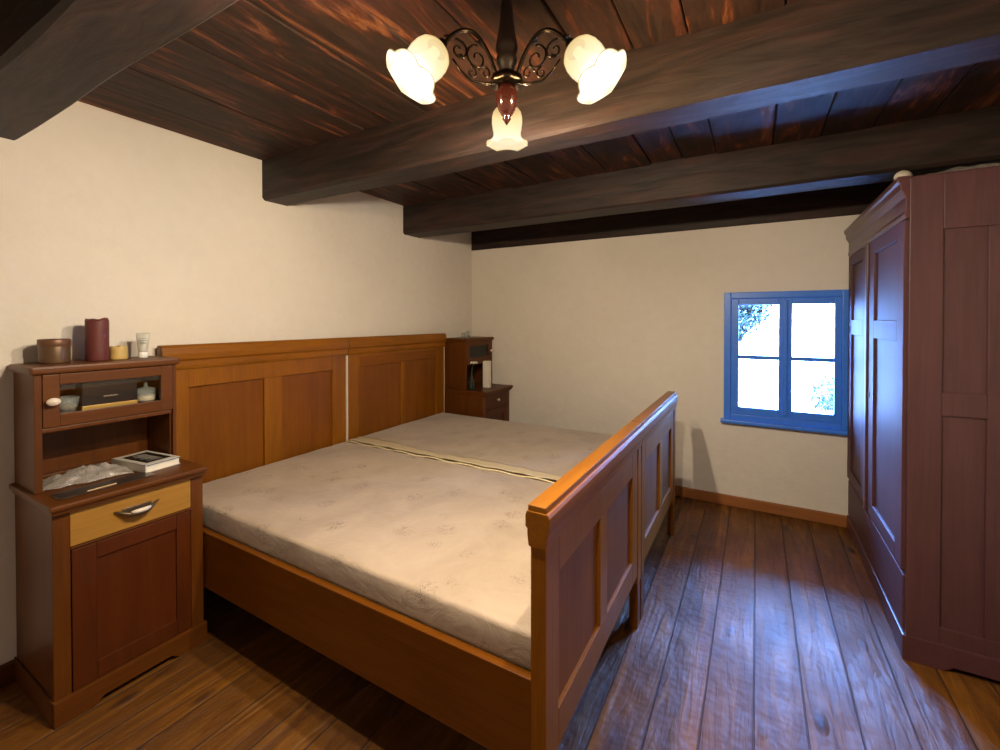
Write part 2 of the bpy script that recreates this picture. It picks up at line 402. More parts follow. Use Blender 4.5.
bed(2.030, 3.066, 2.002, 2.950, 'varnished orange-brown wooden bed at the far side, next to the corner nightstand')

def mattress(y0, y1, x0, x1, label, seed):
    z0, z1 = .438, .552
    bm = bmesh.new(); nx, ny, r = 90, 46, .014
    # rounded slab from a superellipse-like shell
    def sh(u, v):                # u,v in [-1,1] top surface coordinates
        xx = x0 + (x1 - x0) * (u + 1) / 2; yy = y0 + (y1 - y0) * (v + 1) / 2
        return xx, yy
    prof = [(0, z0 + .0, -.004), (0, z0 + .03, .004), (0, z0 + .06, .003), (0, z1 - r, 0), (r * .3, z1 - r * .3, 0), (r, z1, 0)]
    # outline points
    per = []
    for i in range(nx): per.append((-1 + 2 * i / nx, -1))
    for j in range(ny): per.append((1, -1 + 2 * j / ny))
    for i in range(nx): per.append((1 - 2 * i / nx, 1))
    for j in range(ny): per.append((-1, 1 - 2 * j / ny))
    cx, cy = (x0 + x1) / 2, (y0 + y1) / 2; hx, hy = (x1 - x0) / 2, (y1 - y0) / 2
    rows = []
    for ins, z, bul in prof:
        row = []
        for (u, v) in per:
            X = cx + u * hx; Y = cy + v * hy
            wob = .0035 * noise.noise(Vector((X * 30, Y * 30, z * 6 + seed))) + .004 * noise.noise(Vector((X * 12, Y * 12, z * 20 + seed))) + .005 * noise.noise(Vector((X * 4, Y * 4, z * 8)))
            ix = ins - bul - wob
            X2 = cx + max(min(X - cx, hx - ix), -hx + ix) if abs(u) == 1 else cx + (X - cx) * (hx - ins) / hx
            Y2 = cy + max(min(Y - cy, hy - ix), -hy + ix) if abs(v) == 1 else cy + (Y - cy) * (hy - ins) / hy
            row.append(bm.verts.new((X2, Y2, z)))
        rows.append(row)
    n = len(per)
    for p, q in zip(rows, rows[1:]):
        for i in range(n): bm.faces.new((p[i], p[(i + 1) % n], q[(i + 1) % n], q[i]))
    top = rows[-1]; grid = {}
    def idx(i, j):
        if j == 0: return top[i] if i < nx else top[nx]
        if i == nx: return top[nx + j] if j < ny else top[nx + ny]
        if j == ny: return top[nx + ny + (nx - i)] if i > 0 else top[2 * nx + ny]
        if i == 0: return top[(2 * nx + ny + (ny - j)) % n]
    for i in range(nx + 1):
        for j in range(ny + 1):
            v = idx(i, j) if (i in (0, nx) or j in (0, ny)) else None
            if v is None:
                X = cx + (-1 + 2 * i / nx) * (hx - r); Y = cy + (-1 + 2 * j / ny) * (hy - r)
                e = min(i, nx - i, j, ny - j); k = min(1, e / 5)
                z = z1 + .004 * k + k * (.006 * noise.noise(Vector((X * 3, Y * 3, seed))) + .0035 * noise.noise(Vector((X * 9 + Y * 3, Y * 7, seed))))
                v = bm.verts.new((X, Y, z))
            grid[i, j] = v
    for i in range(nx):
        for j in range(ny): bm.faces.new((grid[i, j], grid[i + 1, j], grid[i + 1, j + 1], grid[i, j + 1]))
    bm.faces.new(rows[0][::-1])
    m = MB(); m.bm.free(); m.bm = bm
    root = m.build('mattress', M_MT, None, True, (cx, cy, z0))
    tag(root, label, 'mattress', 'mattresses on the twin beds')
    return root
M_PIPE = plain('yellowed_piping', (.72, .60, .36), .6)
m1 = mattress(1.000, 1.998, -2.392, -.485, 'beige floral mattress on the nearer bed, its long side facing the camera', 1.)
m2 = mattress(2.030, 3.040, -2.392, -.485, 'beige floral mattress on the farther bed by the corner nightstand', 5.)
def piping(y, parent, zz, sg):
    m = MB()
    m.tube([(-2.38 + i * .047, y + .003 * math.sin(i * .9), zz + .003 * math.sin(i * 1.3 + sg)) for i in range(41)], .0045, 6)
    m.build('piping', M_PIPE, parent, True)
piping(1.993, m1, .554, 0); piping(2.034, m2, .549, 1)
# loose yellowed edging cloth folded along the seam, on the far mattress
bm = bmesh.new(); R0 = []
for i in range(81):
    X = -2.36 + i * .0228; wd = .10 * (.35 + .65 * abs(math.sin(i * .075 + .9))) * (1 - .4 * i / 80)
    R0.append([bm.verts.new((X, 2.002 + (wd * .8 + .03) * j / 5 + .002 * math.sin(i * .5), .5635 + .0022 * math.sin(i * .9 + j * 1.7) + .002 * noise.noise(Vector((X * 20, j, 0))))) for j in range(6)])
for p, q in zip(R0, R0[1:]):
    for j in range(5): bm.faces.new((p[j], p[j + 1], q[j + 1], q[j]))
m = MB(); m.bm.free(); m.bm = bm
o = m.build('edging_flap', plain('yellowed_ticking', (.50, .405, .26), .6), m2, True)
md = o.modifiers.new('t', 'SOLIDIFY'); md.thickness = .002

# ---------------------------------------------------------------- nightstands (mirror = -1 for the corner one)
def nightstand(y0, mir, label):
    """y0: near end; width .45; body depth .415 from the wall"""
    wd = .455; wu = wd - .022; root = thing('nightstand', label, 'nightstand', (-2.23, y0 + wd / 2, 0), 'matching nightstands either side of the beds')
    Y = (lambda q: y0 + q) if mir > 0 else (lambda q: y0 + wd - q)
    def bx(mb, x0, x1, a, b, z0, z1, bev=.003):
        ya, yb = sorted((Y(a), Y(b))); mb.box((x0, ya, z0), (x1, yb, z1), bev)
    xb, xf = -2.44, (-2.035 if mir > 0 else -2.015)
    S = 2 if mir > 0 else 4
    WV, WH = wood('z', CAB, seed=S), wood('y', CAB, seed=S + 1)
    m = MB(); bx(m, xb, xf - .02, .002, .018, .02, .715); bx(m, xb, xf - .02, wd - .018, wd - .002, .02, .715)
    bx(m, xf - .0195, xf, .0, .0445, .06, .715); bx(m, xf - .0195, xf, wd - .045, wd, .06, .715)
    bx(m, xb, xb + .01, .018, wd - .018, .05, .715); bx(m, xb, xf - .01, .018, wd - .018, .06, .08); bx(m, xf - .02, xf, .045, wd - .045, .576, .584)
    bx(m, xb, xf - .01, .018, wd - .018, .570, .584); m.build('body', WV, root)
    # plinth with cut-out
    ya, yb = sorted((Y(-.004), Y(wd + .006)))
    pts = [(ya, 0), (ya, .085), (yb, .085), (yb, 0), (yb - .10, 0), (yb - .115, .012), (yb - .13, .024), (ya + .13, .024), (ya + .115, .012), (ya + .10, 0)]
    m = MB().prism(pts, lambda p, h: (h, p[0], p[1]), xf - .003, xf + .016, .002)
    for q in (0, wd): bx(m, xb, xf, q - .005 if q == 0 else q, q if q == 0 else q + .005, 0, .085, .001)
    m.build('plinth', WH, root)
    # top slab, two steps
    m = MB(); bx(m, xb, xf + .034, -.014, wd + .004, .728, .748, .007); bx(m, xb, xf + .022, -.006, wd + .002, .712, .729, .005)
    m.build('top', WH, root)
    # drawer
    m = MB(); bx(m, xf - .018, xf + .003, .043, wd - .047, .587, .709, .003); bx(m, xb + .05, xf - .018, .06, wd - .06, .600, .69, .001)
    dr = m.build('drawer', wood('y', DRW, seed=3) if mir > 0 else wood('y', CABD, seed=3), root)
    yc = Y(wd / 2)
    if mir > 0:
        m = MB(); pts = [(xf + .006, yc - .068 + .0, .662), (xf + .014, yc - .05, .654), (xf + .026, yc - .028, .644), (xf + .030, yc, .640), (xf + .026, yc + .028, .644), (xf + .014, yc + .05, .654), (xf + .006, yc + .068, .662)]
        m.tube(pts, [.003, .006, .009, .010, .009, .006, .003], 10)
        m.box((xf + .002, yc - .045, .645), (xf + .006, yc + .045, .665), .002); m.build('handle', M_BRZ, dr, True)
        m = MB(); m.tube([(xf + .034, yc - .028, .653), (xf + .038, yc - .012, .652), (xf + .038, yc + .016, .652), (xf + .034, yc + .032, .655)], [.004, .008, .008, .004], 10)
        m.build('handle_inlay', M_PORC, dr, True)
    else:
        m = MB().lathe([(.001, 0), (.006, .004), (.006, .012), (.013, .02), (.013, .027), (.001, .032)], n=16)
        m.xf(Matrix.Translation((xf + .001, yc, .648)) @ Matrix.Rotation(PI / 2, 4, 'Y')); m.build('knob', plain('worn_brass', (.62, .48, .30), .35, .3), dr, True)
    # lower door
    ya, yb = sorted((Y(.047), Y(wd - .047))); pa, pb = sorted((Y(.112), Y(wd - .098)))
    frame_panel('door', 'door_panel', root, 'x', xf + .002, .018, ya, yb, .087, .574, [(pa, pb)], [(.15, .517)], wood('z', CABD, seed=6), None, wood('z', CABD, seed=9), .008)
    # upper cabinet
    xu = -2.205; zt = 1.169
    m = MB(); bx(m, xb, xu - .018, .002, .018, .748, zt); bx(m, xb, xu - .018, wu - .018, wu - .002, .748, zt)
    bx(m, xb, xb + .01, .018, wu - .018, .748, zt); bx(m, xb, xu + .002, .018, wu - .018, .958, .974); bx(m, xb + .01, xu - .02, .018, wu - .018, .974, 1.012); bx(m, xu - .0175, xu + .001, 0, .021, .748, zt)
    bx(m, xu - .018, xu + .001, wu - .013, wu, .748, zt)
    bx(m, xb + .01, xb + .045, .018, wu - .018, .748, .762); m.build('upper_cabinet', WV, root)
    m = MB(); bx(m, xb, xu + .016, -.012, wu + .010, zt, 1.197, .008); m.build('upper_top', WH, root)
    ya, yb = sorted((Y(.022), Y(wu - .014))); ga, gb = sorted((Y(.066), Y(wu - .056)))
    m = MB()
    for p in ((ya, ga, .976, zt - .003), (gb, yb, .976, zt - .003), (ga, gb, .976, 1.02), (ga, gb, 1.127, zt - .003)):
        m.box((xu - .016, p[0], p[2]), (xu + .003, p[1], p[3]), .002)
    gd = m.build('glass_door', wood('y', CAB, seed=S + 5), root)
    MB().box((xu - .008, ga - .002, 1.018), (xu - .005, gb + .002, 1.129)).build('door_glass', M_GL, gd)
    m = MB().lathe([(.001, 0), (.005, .002), (.005, .012), (.012, .017), (.0145, .024), (.012, .030), (.001, .033)], n=20)
    m.xf(Matrix.Translation((xu + .002, Y(.044), 1.07)) @ Matrix.Rotation(PI / 2, 4, 'Y') @ Matrix.Scale(1.35, 4, (0, 1, 0)))
    m.build('knob', M_PORC, gd, True)
    return root
nightstand(.510, 1, 'tall wooden nightstand at the left with a pale drawer, candles on its top')
nightstand(3.112, -1, 'matching dark wooden nightstand tucked into the far corner behind the beds')

# things on and in the near nightstand ------------------------------------------------
ZU = 1.1975
M_TIN = plain('aged_brown_tin', (.12, .065, .03), .4, .3)
r = local_thing('storage_tin', 'round brown tin with dished lid at the left end of the nightstand top', 'tin', (-2.345, .600, ZU)); r.scale = (.84, .84, 1.03)
MB().lathe([(.001, 0), (.052, 0), (.053, .004), (.053, .066), (.052, .068)], n=40).build('tin_body', M_TIN, r, True)
MB().lathe([(.054, .062), (.0555, .064), (.0555, .086), (.053, .089), (.050, .086), (.046, .082), (.001, .081)], n=40).build('lid', plain('aged_brown_tin_lid', (.15, .07, .035), .4, .3), r, True)
def wax(mb, R, H, seed, lip=.012, n=36):
    def f(rr, z, a, k):
        w = 1 + .035 * noise.noise(Vector((math.cos(a) * 1.5, math.sin(a) * 1.5, z * 9 + seed)))
        dz = 0
        if k >= 6: dz = lip * noise.noise(Vector((math.cos(a) * 1.2, math.sin(a) * 1.2, seed)))
        return rr * w, z + dz
    return mb.lathe([(.001, 0), (R * .97, 0), (R, .003), (R * .985, H * .25), (R * .97, H * .5), (R * .98, H * .75), (R * .97, H * .95), (R * .9, H), (R * .8, H * .97), (R * .6, H * .92), (.001, H * .90)], n=n, fn=f)
r = local_thing('pillar_candle', 'tall burgundy pillar candle with an uneven melted rim', 'candle', (-2.335, .722, ZU))
wax(MB(), .0375, .170, 2., .009).build('wax_body', plain('burgundy_wax', (.11, .020, .016), .6, Subsurface_Weight=.1), r, True)
MB().tube([(0, 0, .15), (.001, .001, .162), (.003, .002, .168)], .0012, 6).build('wick', plain('charred_wick', (.02, .02, .02), .9), r)
r = local_thing('votive_candle', 'short squat yellow candle beside the burgundy one', 'candle', (-2.335, .790, ZU))
wax(MB(), .030, .054, 11., .012).build('wax_body', plain('yellow_wax', (.55, .38, .12), .45, Subsurface_Weight=.1), r, True)
MB().tube([(0, 0, .044), (.001, .001, .056)], .001, 6).build('wick', bpy.data.materials['charred_wick'], r)
r = local_thing('cosmetic_tube', 'small pale grey cosmetic tube standing on its white cap', 'tube', (-2.34, .876, ZU), -.36)
n = 24; bm = bmesh.new(); rows = []
for z, rx, ry in ((.024, .0155, .0155), (.03, .0165, .016), (.055, .019, .012), (.08, .0215, .006), (.098, .0235, .0022), (.108, .0235, .0018)):
    rows.append([bm.verts.new((ry * math.cos(2 * PI * i / n), rx * math.sin(2 * PI * i / n), z)) for i in range(n)])
for p, q in zip(rows, rows[1:]):
    for i in range(n): bm.faces.new((p[i], p[(i + 1) % n], q[(i + 1) % n], q[i]))
bm.faces.new(rows[0][::-1]); bm.faces.new(rows[-1])
m = MB(); m.bm.free(); m.bm = bm; m.build('tube_body', plain('pale_grey_tube', (.50, .49, .42), .35), r, True)
MB().lathe([(.001, 0), (.0155, 0), (.0165, .002), (.0165, .023), (.015, .025), (.001, .025)], n=24).build('cap', plain('white_cap', (.85, .84, .80), .35), r, True)
m = MB()
for k, (zz, w2) in enumerate(((.082, .026), (.074, .030), (.066, .022), (.060, .026))): m.box((.0108 - .0000, -w2 / 2, zz), (.0122, w2 / 2, zz + .0022))
for v in m.bm.verts: v.co.x = .0075 + (v.co.x - .0108) + (.082 - v.co.z) * .28
m.build('printed_lines', plain('grey_print', (.18, .19, .16), .6), r)

# in the glass cabinet (floor of the cabinet z=.974)
ZG = 1.0125
r = local_thing('presentation_box', 'black box with gold bottom edge behind the cabinet glass', 'box', (-2.285, .735, ZG), -.02)
MB().box((-.04, -.085, .016), (.04, .085, .108), .002).build('lid', plain('black_card', (.012, .012, .014), .3), r)
MB().box((-.04, -.086, 0), (.042, .086, .018), .002).build('base', plain('gold_card', (.50, .32, .08), .4, .2), r)
m = MB()
for k in range(7): m.box((.0400, -.022 + k * .0065, .046), (.0406, -.018 + k * .0065, .050 + .002 * (k % 2)))
m.build('gilt_lettering', plain('gilt_print', (.45, .40, .28), .4), r)
r = local_thing('glass_bowl', 'low clear glass bowl at the left behind the cabinet glass', 'bowl', (-2.275, .612, ZG))
MB().lathe([(.001, .003), (.022, .002), (.024, 0), (.026, .002), (.034, .028), (.038, .058), (.0365, .058), (.032, .03), (.022, .008), (.001, .006)], n=30).build('bowl', M_JAR, r, True)
MB().lathe([(.001, .008), (.02, .0085), (.029, .022), (.028, .026), (.015, .034), (.001, .031)], n=24, fn=lambda a, z, t_, k: (a * (1 + .1 * math.sin(3 * t_)), z + .003 * math.sin(5 * t_ + k))).build('contents', plain('dried_petals', (.30, .27, .20), .8), r, True)
r = local_thing('glass_candle_jar', 'small lidded glass jar of cream wax behind the cabinet glass', 'jar', (-2.27, .858, ZG))
MB().lathe([(.001, .002), (.030, .002), (.033, .006), (.034, .040), (.034, .052), (.032, .052), (.0325, .040), (.030, .006), (.001, .005)], n=30).build('jar', M_JAR, r, True)
MB().lathe([(.001, .0055), (.029, .006), (.0315, .010), (.0315, .030), (.001, .031)], n=30).build('wax', plain('cream_wax', (.70, .62, .45), .5), r, True)
MB().lathe([(.035, .053), (.034, .058), (.008, .064), (.005, .069), (.008, .075), (.006, .081), (.001, .083)], n=30).build('lid', M_JAR, r, True)

# on the lower top
ZL = .748
r = local_thing('hardback_book', 'white-bordered hardback book with dark cover picture lying on the nightstand', 'book', (-2.245, .848, ZL), .14); r.scale = (1, .84, 1)
mc = plain('white_book_cover', (.62, .58, .50), .35)
m = MB(); m.box((-.115, -.078, 0), (.115, .078, .003), .001); m.box((-.115, -.078, .029), (.115, .078, .032), .001); m.box((-.115, -.078, 0), (.115, -.074, .032), .001)
m.build('cover', mc, r)
MB().box((-.110, -.073, .003), (.111, .074, .029)).build('pages', plain('book_pages', (.78, .72, .58), .8), r)
m = MB().box((-.085, -.052, .032), (.085, .058, .0325)); m.build('cover_picture', plain('dark_cover_print', (.015, .014, .012), .25), r)
m = MB(); m.box((.110, -.070, .0275), (.1155, .078, .0300)); m.build('blue_edge', plain('blue_edge_print', (.03, .09, .16), .4), r)
m = MB()
for i in range(9): m.tube([(-.06 + i * .014, -.02 + .012 * math.sin(i * 2.1), .0327), (-.053 + i * .014, .012 + .01 * math.sin(i * 1.3), .0330), (-.05 + i * .014, .03, .0327)], .0012, 5)
m.build('cover_figure', plain('cover_faint_print', (.12, .10, .07), .5), r)

bm = bmesh.new(); g = []
for i in range(34):
    row = []
    for j in range(22):
        a, b = i / 33 - .5, j / 21 - .5
        e = max(0, 1 - (2 * a) ** 2 * 1.0) * max(0, 1 - (2 * b) ** 2)
        h = e * (.020 + .026 * (noise.noise(Vector((a * 7, b * 7, 4))) + .6) + .014 * noise.noise(Vector((a * 19, b * 19, 9))))
        row.append(bm.verts.new((b * .16 + .02 * noise.noise(Vector((a * 5, b * 5, 1))), a * .26 + .015 * noise.noise(Vector((a * 5, b * 5, 2))), max(.001, h) + .001 * ((i + j) % 2))))
    g.append(row)
for p, q in zip(g, g[1:]):
    for j in range(21): bm.faces.new((p[j], p[j + 1], q[j + 1], q[j]))
m = MB(); m.bm.free(); m.bm = bm
o = m.build('plastic_bag', M_FILM, None, True); o.location = (-2.27, .67, ZL + .001); o.rotation_euler = (0, 0, -.25)
tag(o, 'crumpled clear plastic bag lying left of the book', 'bag')
md = o.modifiers.new('t', 'SOLIDIFY'); md.thickness = .0006
bm = bmesh.new(); g = []
for i in range(25):
    g.append([bm.verts.new((-.045 + .09 * j / 9, -.14 + .28 * i / 24, .0012 + .0012 * noise.noise(Vector((i * .4, j * .6, 0))))) for j in range(10)])
for p, q in zip(g, g[1:]):
    for j in range(9): bm.faces.new((p[j], p[j + 1], q[j + 1], q[j]))
m = MB(); m.bm.free(); m.bm = bm
o = m.build('place_mat', plain('dark_mat', (.035, .022, .016), .3), None, True); o.location = (-2.105, .672, ZL + .0005)
md = o.modifiers.new('t', 'SOLIDIFY'); md.thickness = .001
tag(o, 'thin dark glossy mat under the plastic bag and the wooden stick', 'mat')
m = MB().box((-.004, -.042, 0), (.004, .042, .004), .0015); o = m.build('wooden_stick', plain('pale_stick', (.55, .38, .18), .5))
o.location = (-2.072, .650, ZL + .0032); o.rotation_euler = (0, 0, .06); tag(o, 'short pale wooden stick near the front edge of the nightstand', 'stick')

# things on the corner nightstand
r = local_thing('white_carton', 'tall narrow white carton standing on the corner nightstand', 'box', (-2.125, 3.350, ZL), 0.03); r.scale = (.8, .8, .95)
MB().box((-.04, -.026, 0), (.04, .026, .252), .002).build('carton', plain('white_carton', (.78, .72, .62), .6), r)
MB().box((-.036, -.023, .2523), (.036, .023, .2535), .0005).build('top_flap', plain('cream_flap', (.66, .58, .46), .7), r)
r = local_thing('bud_vase', 'slim dark vase with one white flower on the corner nightstand', 'vase', (-2.165, 3.160, ZL))
MB().lathe([(.001, 0), (.022, 0), (.026, .02), (.024, .07), (.010, .12), (.007, .16), (.009, .172), (.006, .17), (.004, .12), (.001, .05)], n=24).build('vase', plain('dark_green_glass', (.012, .03, .026), .1), r, True)
MB().tube([(0, 0, .12), (.004, .004, .19), (.012, .02, .228)], .002, 6).build('stem', plain('flower_stem', (.10, .16, .06), .6), r)
m = MB()
for k in range(6):
    a = k * PI / 3; c, s_ = math.cos(a), math.sin(a)
    m.tube([(.012, .02, .226), (.012 + .012 * c, .02 + .014 * s_, .236), (.012 + .026 * c, .02 + .028 * s_, .240), (.012 + .034 * c, .02 + .036 * s_, .230)], [.003, .008, .009, .003], 8)
m.build('flower', plain('white_petals', (.75, .72, .62), .6), r, True)
def tumbler(x, y, h, R, lab):
    r = local_thing('small_glass', lab, 'glass', (x, y, ZU), 0, 'small glasses on the corner nightstand')
    MB().lathe([(.001, .006), (R * .75, .006), (R * .97, h), (R, h), (R * .85, 0), (.001, 0)], n=20).build('glass', M_JAR, r, True)
    MB().lathe([(.001, .007), (R * .72, .0075), (R * .78, .022), (.001, .023)], n=20).build('contents', plain('olive_contents', (.10, .10, .05), .5), r, True)
tumbler(-2.28, 3.20, .05, .018, 'small clear glass on the corner nightstand top, the left of two')
tumbler(-2.27, 3.262, .062, .018, 'small clear glass on the corner nightstand top, the right of two')

# ---------------------------------------------------------------- wardrobe
WV, WH = wood('z', WRD, .44, .3, 2), wood('y', WRD, .36, .3, 3)
x0, x1, y0, y1 = .53, 1.08, 2.303, 3.54
wr = thing('wardrobe', 'tall dark red-brown panelled wardrobe standing along the right wall', 'wardrobe', ((x0 + x1) / 2, (y0 + y1) / 2, 0))
m = MB().box((x0 + .004, y1 - .02, .05), (x1, y1, 1.80), .003); m.box((x1 - .012, y0 + .02, .05), (x1, y1 - .02, 1.80)); m.box((x0 + .02, y0 + .02, .10), (x1 - .012, y1 - .02, .12)); m.box((x0 + .02, y0 + .02, 1.78), (x1 - .012, y1 - .02, 1.80))
m.box((x0, y0 + .02, .33), (x0 + .02, y1 - .02, .35)); m.box((x0, 2.945, .34), (x0 + .02, 3.005, 1.79), .003); m.box((x0, y0 + .02, 1.765), (x0 + .02, y1 - .02, 1.80))
m.build('body', WV, wr)
frame_panel('side_panel', 'panel', wr, 'y', y0, .022, x0, x1, .02, 1.93, [(.63, .755), (.825, .96)], [(.16, .99), (1.08, 1.715)], wood('z', WRD, .45, .6, 5), None, wood('z', WRD, .45, .6, 6), .009, -1)
m = MB().prism([(x0 - .004, 0), (x0 - .004, .098), (x1, .098), (x1, 0), (x1 - .08, 0), (x1 - .11, .022), (x0 + .14, .022), (x0 + .11, 0)], lambda p, h: (p[0], h, p[1]), y0 - .010, y0 + .004, .002)
m.box((x0 - .012, y0 - .008, .02), (x0 + .01, y1, .098), .004); m.box((x0 - .012, y0 - .008, 0), (x0 + .01, y0 + .12, .03), .003); m.box((x0 - .012, y1 - .12, 0), (x0 + .01, y1, .03), .003)
m.build('plinth', WH, wr)
m = MB().box((x0 - .006, y0 + .022, .105), (x0 + .018, y1 - .004, .325), .004); m.build('base_drawer', wood('y', WRD, .56, .08, 8), wr)
for (a, b, pa, pb) in ((y0 + .024, 2.95, 2.425, 2.84), (3.0, y1 - .004, 3.10, 3.44)):
    d = frame_panel('door', 'door_panel', wr, 'x', x0 - .012, .022, a, b, .345, 1.765, [(pa, pb)], [(.415, 1.27), (1.36, 1.70)], wood('z', WRD, .56, .08, 4), None, wood('z', WRD, .54, .08, 7), .012, -1)
m = MB().box((x0 - .022, 2.952, .345), (x0 - .002, 2.998, 1.765), .006); m.build('centre_stile', WV, wr)
pr = [(x0, 1.768), (x0 - .012, 1.768), (x0 - .017, 1.785), (x0 - .013, 1.80), (x0 - .013, 1.855), (x0 - .020, 1.868), (x0 - .028, 1.885), (x0 - .030, 1.91), (x0 - .038, 1.918), (x0 - .038, 1.938), (x0, 1.938)]
m = MB().prism(pr, lambda p, h: (p[0], h, p[1]), y0 + .0, y1, .002); m.box((x0 + .001, y0 + .023, 1.925), (x1, y1, 1.938)); m.build('cornice', WH, wr)
m = MB().lathe([(.001, 0), (.008, .001), (.008, .003), (.001, .004)], n=14); m.xf(Matrix.Translation((x0 - .012, 2.925, .97)) @ Matrix.Rotation(-PI / 2, 4, 'Y') @ Matrix.Scale(2.2, 4, (1, 0, 0))); m.build('keyhole_plate', M_BRZ, wr, True)
# things on top of the wardrobe
bm = bmesh.new(); bmesh.ops.create_icosphere(bm, subdivisions=3, radius=.03)
for v in bm.verts: v.co *= 1 + .12 * noise.noise(v.co * 40); v.co.z = v.co.z * .85 + .0255
m = MB(); m.bm.free(); m.bm = bm; o = m.build('balled_cloth', plain('pale_cloth', (.45, .40, .33), .8), None, True); o.location = (.535, 2.42, 1.939)
tag(o, 'small balled pale cloth on the front corner of the wardrobe top', 'cloth')
bm = bmesh.new(); g = []
for i in range(30):
    row = []
    for j in range(24):
        a, b = i / 29 - .5, j / 23 - .5; e = max(0, 1 - (2 * a) ** 2) * max(0, 1 - (2 * b) ** 2)
        row.append(bm.verts.new((a * .30, b * .24, max(.001, e * (.035 + .025 * noise.noise(Vector((a * 8, b * 8, 1))))))))
    g.append(row)
for p, q in zip(g, g[1:]):
    for j in range(23): bm.faces.new((p[j], p[j + 1], q[j + 1], q[j]))
m = MB(); m.bm.free(); m.bm = bm; o = m.build('plastic_sheet', M_FILM, None, True); o.location = (.74, 2.45, 1.940)
md = o.modifiers.new('t', 'SOLIDIFY'); md.thickness = .0006
tag(o, 'folded translucent plastic sheet lying on the wardrobe top', 'sheet')

# ---------------------------------------------------------------- chandelier
HUB = Vector((-.566, .988, 1.975)); YAW = math.radians(29.493)
F = Vector((-math.sin(YAW), math.cos(YAW), 0))
ch = thing('chandelier', 'three-armed dark metal chandelier with glowing scalloped glass shades, under the ceiling boards', 'chandelier', (HUB.x, HUB.y, ZC))
hx, hy = HUB.x, HUB.y
MB().lathe([(.001, ZC), (.055, ZC), (.055, ZC - .012), (.04, ZC - .03), (.018, ZC - .045), (.012, ZC - .05), (.001, ZC - .05)], (hx, hy, 0), 28).build('canopy', M_STEM, ch, True)
MB().lathe([(.012, ZC - .045), (.013, 2.19), (.016, 2.165), (.019, 2.13), (.024, 2.095), (.028, 2.075), (.029, 2.06), (.022, 2.05), (.027, 2.04), (.027, 2.028), (.022, 2.02), (.018, 2.005)], (hx, hy, 0), 24).build('stem', M_STEM, ch, True)
MB().lathe([(.018, 2.006), (.026, 2.0), (.038, 1.990), (.043, 1.975), (.036, 1.968), (.026, 1.966), (.001, 1.966)], (hx, hy, 0), 24, fn=lambda r, z, a, k: (r * (1 + .07 * math.cos(6 * a) * (r > .03)), z)).build('hub_cup', M_BRASS, ch, True)
MB().lathe([(.001, 1.968), (.022, 1.966), (.027, 1.95), (.027, 1.93), (.022, 1.91), (.014, 1.895), (.009, 1.889), (.011, 1.884), (.006, 1.876), (.001, 1.868)], (hx, hy, 0), 24, fn=lambda r, z, a, k: (r * (1 + .05 * abs(math.cos(4 * a))), z)).build('finial', M_COPPER, ch, True)
lamps = []
